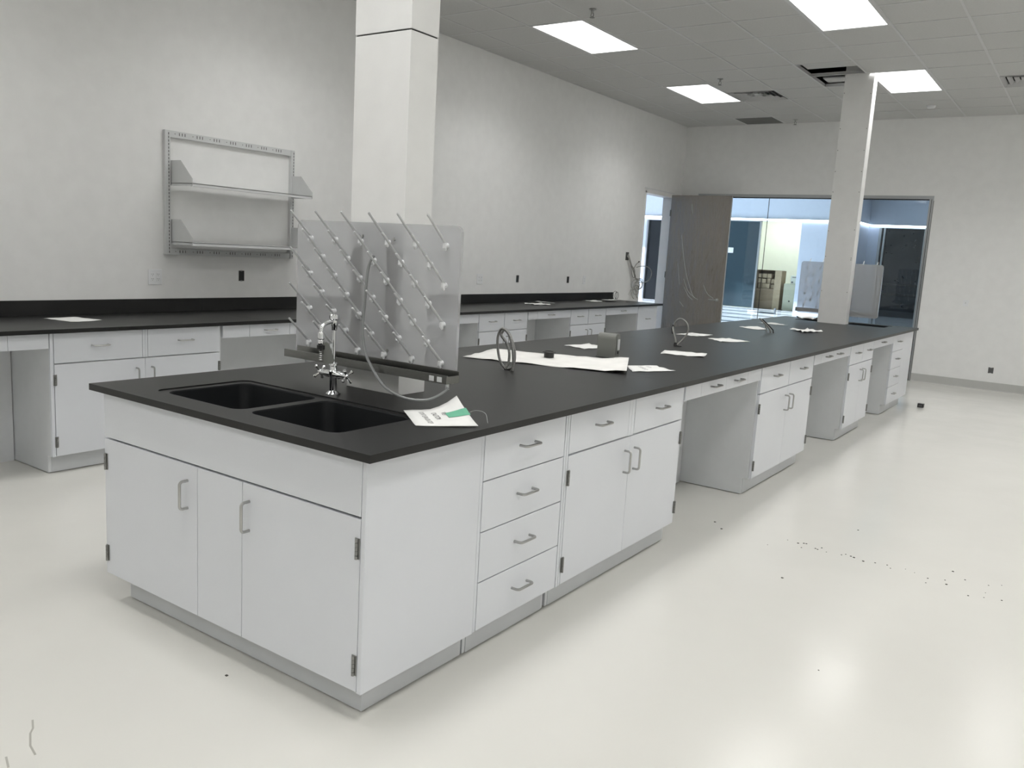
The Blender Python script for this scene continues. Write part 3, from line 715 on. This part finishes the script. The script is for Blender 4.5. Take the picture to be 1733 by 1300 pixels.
MB().box(-4.95, -3.42, 30.06, 30.1, 0, 3.08).build('unlit_infill', M_['darkroom'], d3)  # flat sheet coloured near-black for the dark interior
for a in ((-4.95, -4.87), (-4.80, -4.74), (-3.50, -3.42)): MB().box(a[0], a[1], 29.96, 30.06, 0, 3.08).build('frame_jamb', M_['alu'], d3)
for z in (.75, 1.1): MB().box(-4.7, -3.5, 30.04, 30.06, z, z + .08).build('rail', M_['black'], d3)
d4 = bpy.data.objects.new('door_4', None); COL.objects.link(d4); struct(d4, 'dark doorway in the lobby seen through the left doorway')
MB().box(-12.95, -12.2, 28.06, 28.1, 0, 3.03).build('unlit_infill', M_['darkroom'], d4)  # same near-black sheet, darkness of the opening put into its colour
MB().box(-12.95, -12.88, 27.96, 28.06, 0, 3.03).build('frame_jamb', M_['alu'], d4)
for nm, a, lbl in (('led_strip', (-17.9, -5.40, 27.94, 27.995, 3.13, 3.18), 'thin glowing light line along the far lobby wall'), ('led_strip', (-5.305, -5.25, 28.0, 29.9, 3.13, 3.18), 'short glowing light line on the lobby corner return'), ('led_strip', (-5.24, 8.9, 29.94, 29.995, 3.13, 3.18), 'glowing light line above the dark lobby doorway on the right')):
    t = thing(nm, lbl, 'light', (a[0], a[2], a[4]))
    MB().box(0, a[1] - a[0], .0, a[3] - a[2], 0, .05).build('diffuser', M_['led'], t)
    MB().box(0, a[1] - a[0], .0, a[3] - a[2], .05, .07).build('channel', M_['alu'], t)
# cartons and cabinet in the store room opening
t = thing('open_carton', 'tall open cardboard carton filled with small boxes beyond the glass', 'box', (-8.62, 28.45, 0))
c = MB(); c.box(0, .90, 0, .02, 0, .72); c.box(0, .02, 0, .5, 0, 1.39); c.box(.88, .90, 0, .5, 0, 1.39); c.box(0, .90, .48, .5, 0, 1.39); c.box(.02, .88, .02, .48, 0, .70); c.box(.02, .88, .02, .48, .913, .919); c.box(0, .9, 0, .5, 1.38, 1.39); c.build('carton_body', M_['carton'], t)
c = MB(); c.box(.66, .90, -.004, .0, 0, 1.38); c.build('side_flap', M_['carton2'], t)
random.seed(5)
for k in range(11):
    x, z = .05 + (k % 4) * .155, .73 + (k // 4) * .19
    s = random.uniform(.115, .148)
    tag(MB().box(-8.62 + x, -8.62 + x + s, 28.475 + random.uniform(0, .09), 28.75, z, z + random.uniform(.14, .178), .003).build('small_carton', M_['carton2']), ['small cardboard box on the bottom layer inside the tall open carton', 'small cardboard box on the middle layer inside the tall open carton', 'small cardboard box on the top layer inside the tall open carton'][k // 4], 'box', 'small boxes in the open carton')
t = thing('file_cabinet', 'low greenish beige cabinet beyond the glass beside the cartons', 'cabinet', (-7.62, 28.5, 0))
MB().box(0, .56, 0, .5, .02, .95, .006).build('body', M_['filecab'], t); MB().box(.02, .54, -.012, 0, .05, .92, .003).build('door', M_['filecab'], t)
MB().lathe((.24, -.012, .33), [(.03, 0), (.028, -.008)], 14, 'y').build('knob', M_['black'], t)
t = thing('white_carton', 'small white box on top of the beige cabinet beyond the glass', 'box', (-7.42, 28.55, .95))
MB().box(0, .31, 0, .3, .0, .29, .003).build('carton_body', M_['filecab2'], t); MB().box(.03, .10, -.002, 0, .03, .09).build('print', M_['ink'], t); MB().box(.05, .27, -.002, 0, .22, .25).build('print', M_['ink'], t)
t = thing('metal_pole', 'bright metal pole lying on the lobby floor beyond the glass', 'pole', (-7.9, 25.8, 0))
MB().tube([(0, 0, .03), (1.0, -.3, .03)], .03, 10).build('tube', M_['alu'], t); MB().lathe((1.0, -.3, .03), [(.035, -.03), (.035, .16)], 12).build('end_fitting', M_['alu'], t)

# ------------------------------------------------------------------ papers on the benches
def sheet(name, label, cat, corners, m='paper', wob=.003, group=None, n=(8, 6), lift=None, text=None, z=ZT):
    A, B, C_, D = [Vector((c[0], c[1], (c[2] if len(c) > 2 else 0))) for c in corners]
    t = thing(name, label, cat, (A.x, A.y, z), 0, group)
    mb = MB(); rnd = random.Random(hash(label) % 1000 if False else len(label) * 7 + int(abs(A.x) * 1000)); G = []
    def P(u, v):
        p = A * (1 - u) * (1 - v) + D * u * (1 - v) + B * (1 - u) * v + C_ * u * v
        zz = p.z * (1 if lift is None else 1)
        return Vector((p.x - A.x, p.y - A.y, 0)), zz
    for i in range(n[0] + 1):
        row = []
        for j in range(n[1] + 1):
            u, v = i / n[0], j / n[1]; p, zz = P(u, v)
            e = (abs(u - .5) * 2) ** 3 + (abs(v - .5) * 2) ** 3
            zf = lift(u, v) if lift else 0
            row.append(mb.bm.verts.new((p.x, p.y, .0008 + zf + wob * e * rnd.random() + wob * .15 * math.sin(9 * u + 5 * v + A.x * 9) ** 2)))
        G.append(row)
    for i in range(n[0]):
        for j in range(n[1]): mb.bm.faces.new((G[i][j], G[i + 1][j], G[i + 1][j + 1], G[i][j + 1]))
    mb.smooth = True
    o = mb.build('sheet', M_[m], t); so_ = o.modifiers.new('thick', 'SOLIDIFY'); so_.thickness = .0005; so_.offset = 1
    if text:
        # text lines: (string, v centre, height, u start, u end) ; reading direction A->D, up direction A->B
        for s, v0, hgt, u0, u1 in text:
            cu = bpy.data.curves.new('t', 'FONT'); cu.body = s; cu.size = 1; cu.align_x = 'LEFT'
            to = bpy.data.objects.new('t', cu); COL.objects.link(to); dg = bpy.context.evaluated_depsgraph_get(); dg.update()
            me = bpy.data.meshes.new_from_object(to.evaluated_get(dg)); bpy.data.objects.remove(to)
            w_ = max(v.co.x for v in me.vertices) or 1; h_ = max(v.co.y for v in me.vertices) or 1
            for v in me.vertices:
                uu = u0 + (u1 - u0) * v.co.x / w_; vv = v0 + hgt * v.co.y / h_
                p, _ = P(uu, vv); zf = lift(uu, vv) if lift else 0
                v.co = (p.x, p.y, .0024 + zf + wob * .15)
            me.materials.clear(); me.materials.append(M_['ink']); obj('lettering', me, t)
    return t
NOTE = [("WET", .60, .09, .30, .46), ("CAUTION", .44, .09, .24, .62), ("DON'T LEAN ON TOP", .24, .09, .16, .86)]
lift1 = lambda u, v: .055 * max(0, (v - .35)) ** 2 / .42 * max(0, 1 - u) ** 1.3 + .004 * v
t = sheet('notice', 'curled white notice with green tape and large lettering by the near sink', 'paper', [(-.403, .586), (-.268, .737), (-.027, .565), (-.184, .41)], lift=lift1, text=NOTE, wob=.001)
m = MB(); Aq, Bq, Cq, Dq = Vector((0, 0, 0)), Vector((.135, .151, 0)), Vector((.376, -.021, 0)), Vector((.219, -.176, 0)); G = []
for i in range(5):
    row = []
    for j in range(6):
        u, v = .36 + .22 * i / 4 + .03 * j / 5, .66 + .36 * j / 5; p = Aq * (1 - u) * (1 - v) + Dq * u * (1 - v) + Bq * (1 - u) * v + Cq * u * v
        row.append(m.bm.verts.new((p.x, p.y, .0035 + lift1(u, min(v, 1)))))
    G.append(row)
for i in range(4):
    for j in range(5): m.bm.faces.new((G[i][j], G[i + 1][j], G[i + 1][j + 1], G[i][j + 1]))
o = m.build('tape', M_['tape'], t); o.modifiers.new('thick', 'SOLIDIFY').thickness = .0004
m = MB().tube(spline([(.262, .050, .022), (.285, .080, .035), (.325, .085, .03), (.36, .055, .004)], 6), .0015, 6); m.build('tape_curl', M_['hose'], t)
sheet('builder_paper', 'long strip of white builder paper under the conduit loop on the island', 'paper', [(-1.257, 2.02), (-1.384, 2.498), (-.599, 2.826), (-.329, 2.274)], 'kraft', .007, n=(16, 8), lift=lambda u, v: (.012 * max(0, u - .86) / .14))
NW = [("CAUTION", .60, .10, .15, .40), ("DON'T LEAN ON TOP", .35, .10, .15, .75)]
GP = 'loose white sheets on the island'
def pc(*a): return [(x, y) for x, y in a]
sheet('notice', 'white sheet touching the right end of the builder paper', 'paper', pc((-.490, 2.584), (-.399, 2.766), (-.206, 2.643), (-.356, 2.400)), group=GP, text=NW, wob=.004)
sheet('notice', 'pointed white sheet left of the grey pedestal box', 'paper', pc((-1.276, 3.17), (-1.215, 3.41), (-1.02, 3.34), (-1.075, 3.104)), group=GP, wob=.004)
sheet('notice', 'rectangular white sheet right of the grey pedestal box', 'paper', pc((-.65, 3.388), (-.725, 3.623), (-.442, 3.686), (-.379, 3.476)), group=GP, wob=.005)
sheet('notice', 'white sheet behind the second conduit loop', 'paper', pc((-1.212, 4.885), (-1.19, 5.18), (-.998, 5.185), (-1.005, 4.906)), group=GP, text=NW, wob=.004)
sheet('notice', 'white sheet right of the second conduit loop', 'paper', pc((-.904, 4.834), (-.80, 5.049), (-.584, 4.95), (-.710, 4.66)), group=GP, wob=.004)
sheet('notice', 'white sheet left of the small far cable stub', 'paper', pc((-1.236, 6.473), (-1.13, 6.731), (-.933, 6.457), (-1.013, 6.271)), group=GP, wob=.004)
sheet('notice', 'far white sheet behind the small far cable stub', 'paper', pc((-1.343, 7.345), (-1.221, 7.539), (-1.009, 7.36), (-1.103, 7.241)), group=GP, wob=.004)
sheet('notice', 'crumpled wavy white sheet in front of the far column', 'paper', pc((-.80, 6.72), (-.677, 6.90), (-.50, 6.82), (-.60, 6.53)), group=GP, wob=.02)
sheet('notice', 'white sheet lying left of the foot of the far column', 'paper', pc((-1.33, 8.72), (-1.31, 8.94), (-1.03, 8.92), (-1.05, 8.70)), group=GP, wob=.03)
GB = 'loose papers on the wall bench'
sheet('notice', 'white sheet at the left on the wall bench', 'paper', pc((-4.03, 1.016), (-4.06, 1.24), (-3.80, 1.29), (-3.745, 1.073)), group=GB, wob=.002)
sheet('notice', 'white sheet with a torn strip in the middle of the wall bench', 'paper', pc((-4.0, 6.66), (-3.95, 6.95), (-3.74, 6.86), (-3.78, 6.56)), group=GB, wob=.012)
sheet('notice', 'flat white sheet toward the far end of the wall bench', 'paper', pc((-4.17, 8.35), (-4.12, 8.60), (-3.92, 8.56), (-3.97, 8.30)), group=GB, wob=.005)
sheet('folded_paper', 'folded white paper nearest the far end of the wall bench', 'paper', pc((-4.02, 8.62), (-3.99, 8.92), (-3.87, 8.88), (-3.91, 8.58)), group=GB, wob=.004, lift=lambda u, v: .02)
t = thing('tape_strip', 'crumpled strip of tape on the paper in the middle of the wall bench', 'tape', (-3.85, 6.98, ZT + .01))
MB().prism([(0, -.3, .03), (.02, -.28, .036), (.09, .0, .012), (.07, 0, .006)], (0, .004, .002)).build('strip', M_['shelf'], t)
t = thing('tape_roll', 'clear roll of tape standing at the far end of the backsplash', 'tape', (-4.12, 9.20, ZT + .006))
m = MB(); m.tube([(0.0, .062 * math.cos(2 * PI * k / 24), .062 + .062 * math.sin(2 * PI * k / 24)) for k in range(25)], .004, 8, cap=False); m.tube([(0.03, .052 * math.cos(2 * PI * k / 24), .062 + .052 * math.sin(2 * PI * k / 24)) for k in range(25)], .004, 8, cap=False)
m.build('ring', M_['hose'], t)

# ------------------------------------------------------------------ grommet, pedestal, conduits
t = thing('grommet', 'black round desk grommet lying on the builder paper', 'grommet', (-.962, 2.485, ZT + .004))
MB().lathe((0, 0, 0), [(.030, 0), (.031, .028), (.040, .030), (.040, .034), (.030, .036), (.027, .034), (.026, .004)], 24).build('ring', M_['black'], t)
MB().lathe((0, 0, 0), [(.026, .026), (.026, .031)], 24).build('cap', M_['slot'], t)
t = thing('outlet_pedestal', 'grey metal outlet pedestal box with rounded top standing on the island', 'electrical box', (-.781, 2.86, ZT), math.radians(8))
m = MB(); prof = [(0, 0), (.088, 0), (.088, .118)] + [(.088 - .030 + .030 * math.cos(a), .118 + .030 * math.sin(a)) for a in (.3, .6, .9, 1.2, 1.57)] + [(.030 + .030 * math.cos(a), .118 + .030 * math.sin(a)) for a in (1.57, 1.9, 2.2, 2.5, 2.8, 3.14)]
m.prism([(-.058, y, z) for y, z in prof], (.118, 0, 0)); m.build('housing', M_['box'], t)
MB().box(-.064, .066, -.004, .092, 0, .006, .001).build('base_plate', M_['box'], t)
p = MB().box(.0602, .064, .016, .072, .020, .132, .002).build('face_plate', M_['box'], t)
MB().box(.064, .069, .026, .062, .046, .115, .002).build('receptacle', M_['shelf'], p); MB().box(.064, .067, .036, .052, .024, .040).build('latch', M_['black'], p)
def conduit(label, pts, r, ridged=True, name='conduit_loop', m='conduit', loc=None, group=None):
    t = thing(name, label, 'cable', loc or pts[0], 0, group)
    o = Vector(loc or pts[0]); P = resample(spline(pts, 24), .0028 if ridged else .008); P = [p - o for p in P]
    MB().tube(P, r, 10, rf=(lambda i: r * (1.0 if i % 3 else .74)) if ridged else None).build('conduit', M_[m], t); return t
B0 = (-.775, 1.83, ZT)
def cp(x, z, y=1.83): return (x, y, z)
t = conduit('armoured conduit coiled in a tall double loop on the island near the drying rack',
        [cp(-.770, .912), cp(-.768, .96, 1.83), cp(-.772, 1.04, 1.82), cp(-.80, 1.105, 1.82), cp(-.850, 1.13, 1.83), cp(-.882, 1.09, 1.84), cp(-.882, 1.03, 1.84), cp(-.862, .96, 1.84), cp(-.826, .922, 1.84), cp(-.790, .926, 1.845), cp(-.775, .96, 1.85), cp(-.785, 1.02, 1.86),
         cp(-.82, 1.09, 1.865), cp(-.853, 1.122, 1.86), cp(-.868, 1.10, 1.85), cp(-.855, 1.085, 1.84), cp(-.82, 1.06, 1.83), cp(-.79, 1.01, 1.82), cp(-.785, .955, 1.81), cp(-.795, .925, 1.80)], .0075)
t = conduit('thin conduit bent into a single upright loop on the middle of the island',
        [(-.805, 3.97, .912), (-.808, 3.97, .96), (-.835, 3.98, 1.02), (-.848, 4.0, 1.06), (-.82, 4.0, 1.105), (-.785, 4.0, 1.115), (-.745, 4.0, 1.09), (-.728, 4.0, 1.045), (-.74, 4.0, 1.0), (-.77, 3.99, .955), (-.797, 3.97, .925)], .0062, False, m='cable')
m = MB(); m.tube([(-.038, .02, .09), (-.046, .03, .125), (-.043, .03, .155)], [.006, .011, .007], 8); m.build('tape_wrap', M_['black'], t)
m = MB(); m.lathe((0, 0, 0), [(.014, 0), (.013, .02), (.008, .03)], 10); m.tube([(.01, 0, .006), (.045, .01, .006)], .005, 6); m.build('tape_base', M_['black'], t)
t = conduit('short pair of bent conduit ends far down the island', [(-.795, 6.11, .912), (-.800, 6.10, .945), (-.83, 6.08, .985), (-.875, 6.05, 1.03), (-.895, 6.04, 1.05)], .007, False, m='cable')
MB().tube([(.028, 0, 0), (.022, 0, .03), (-.01, -.01, .062), (-.05, -.03, .10), (-.075, -.045, .125)], .006, 8).build('conduit', M_['black'], t)
MB().tube([(-.045, .02, 0), (-.05, .02, .035), (-.062, .01, .07)], .005, 8).build('conduit', M_['cable'], t)
# cables out of the left wall near the doorway
t = thing('cable_bundle', 'tangle of grey cables hanging from the left wall next to the doorway', 'cable', (XW, 9.72, 1.56))
MB().box(.0005, .003, -.05, .05, -.06, .06, .001).build('mud_ring', M_['slot'], t)
rnd = random.Random(11)
def cb(pts, r=.006, nm='cable'):
    MB().tube(spline([(x, y, z - 1.56) for x, y, z in pts], 8), r, 6).build(nm, M_['cable'] if nm == 'cable' else M_['black'], t)
for k in range(6):
    a = rnd.uniform(-.02, .02); b = rnd.uniform(-.03, .03)
    cb([(.009, a, 1.58 + a), (.035 + b * .3, .01 + a, 1.53), (.04, .07 + b, 1.44), (.05 + b, .17 + b, 1.36 - .02 * k), (.05, .22 + b, 1.24), (.05, .33 + b * .6, 1.20 + b)])
for k in range(7):
    cy, cz, rr = .28 + rnd.uniform(-.05, .08), 1.10 + rnd.uniform(-.05, .05), rnd.uniform(.07, .13); ph = rnd.uniform(0, 6)
    cb([(.045 + .012 * k % .05, cy + rr * math.cos(ph + q * .8), cz + rr * .7 * math.sin(ph + q * .8)) for q in range(8)], .005)
cb([(.05, .25, 1.40), (.06, .38, 1.42), (.06, .62, 1.41), (.06, .76, 1.33), (.06, .72, 1.23), (.05, .58, 1.17), (.05, .36, 1.17)])
cb([(.05, .16, 1.38), (.05, .22, 1.44), (.055, .30, 1.485)])
cb([(.055, .29, 1.478), (.055, .31, 1.49)], .011, 'cable_tip')
cb([(.05, .16, 1.06), (.05, .14, .99), (.05, .20, .93), (.05, .24, .92)]); cb([(.05, .3, 1.05), (.05, .30, .98), (.05, .34, .925)]); cb([(.05, .12, 1.06), (.05, .04, .98)], .004)

# ------------------------------------------------------------------ floor litter
t = thing('black_block', 'small black block lying on the floor beyond the far end of the island', 'block', (.155, 8.96, 0))
MB().box(-.033, .033, -.03, .03, 0, .045, .003).build('body', M_['black'], t); MB().box(-.02, .02, -.032, -.03, .01, .035).build('face', M_['slot'], t)
pts = [[-0.001, 2.947], [0.078, 2.85], [0.377, 2.773], [0.438, 2.939], [0.501, 2.926], [0.527, 2.948], [0.54, 2.952], [0.537, 2.865], [0.602, 2.908], [0.616, 2.9], [0.627, 2.944], [0.665, 2.894], [0.742, 2.907], [0.758, 2.934], [0.788, 2.921], [0.806, 2.912], [0.859, 2.889], [0.915, 2.91], [0.973, 2.922], [0.997, 2.882], [1.062, 2.929], [1.11, 2.906], [1.179, 2.868], [1.182, 2.79], [1.254, 2.905], [1.269, 2.843], [1.336, 2.986], [1.377, 2.755], [1.442, 2.785], [1.441, 2.861], [1.442, 2.988], [1.496, 3.039], [1.516, 2.807], [0.598, 2.329], [0.708, 3.44], [1.011, 1.46], [1.268, 3.076], [-.63, -.034]]
m = MB(); rnd = random.Random(2)
for x, y in pts:
    s = rnd.uniform(.002, .0055); m.box(x - s, x + s, y - s * .8, y + s * .8, 0, s * .5)
o = m.build('floor_crumbs', M_['crumb']); tag(o, 'trail of dark crumbs scattered across the pale floor', 'debris', None, 'stuff')
m = MB()
for P in ([(-.847, -.589), (-.80, -.61), (-.779, -.628), (-.715, -.658), (-.659, -.67)], [(-.712, -.727), (-.655, -.746)]):
    for a, b in zip(P, P[1:]):
        d = Vector((b[0] - a[0], b[1] - a[1], 0)).normalized(); n_ = Vector((-d.y, d.x, 0)) * .003
        m.prism([(a[0] + n_.x, a[1] + n_.y, .0001), (a[0] - n_.x, a[1] - n_.y, .0001), (b[0] - n_.x, b[1] - n_.y, .0001), (b[0] + n_.x, b[1] + n_.y, .0001)], (0, 0, .0003))
o = m.build('scuff_marks', M_['scuff']); tag(o, 'faint curved scuff marks on the floor at the lower left', 'debris', None, 'stuff')
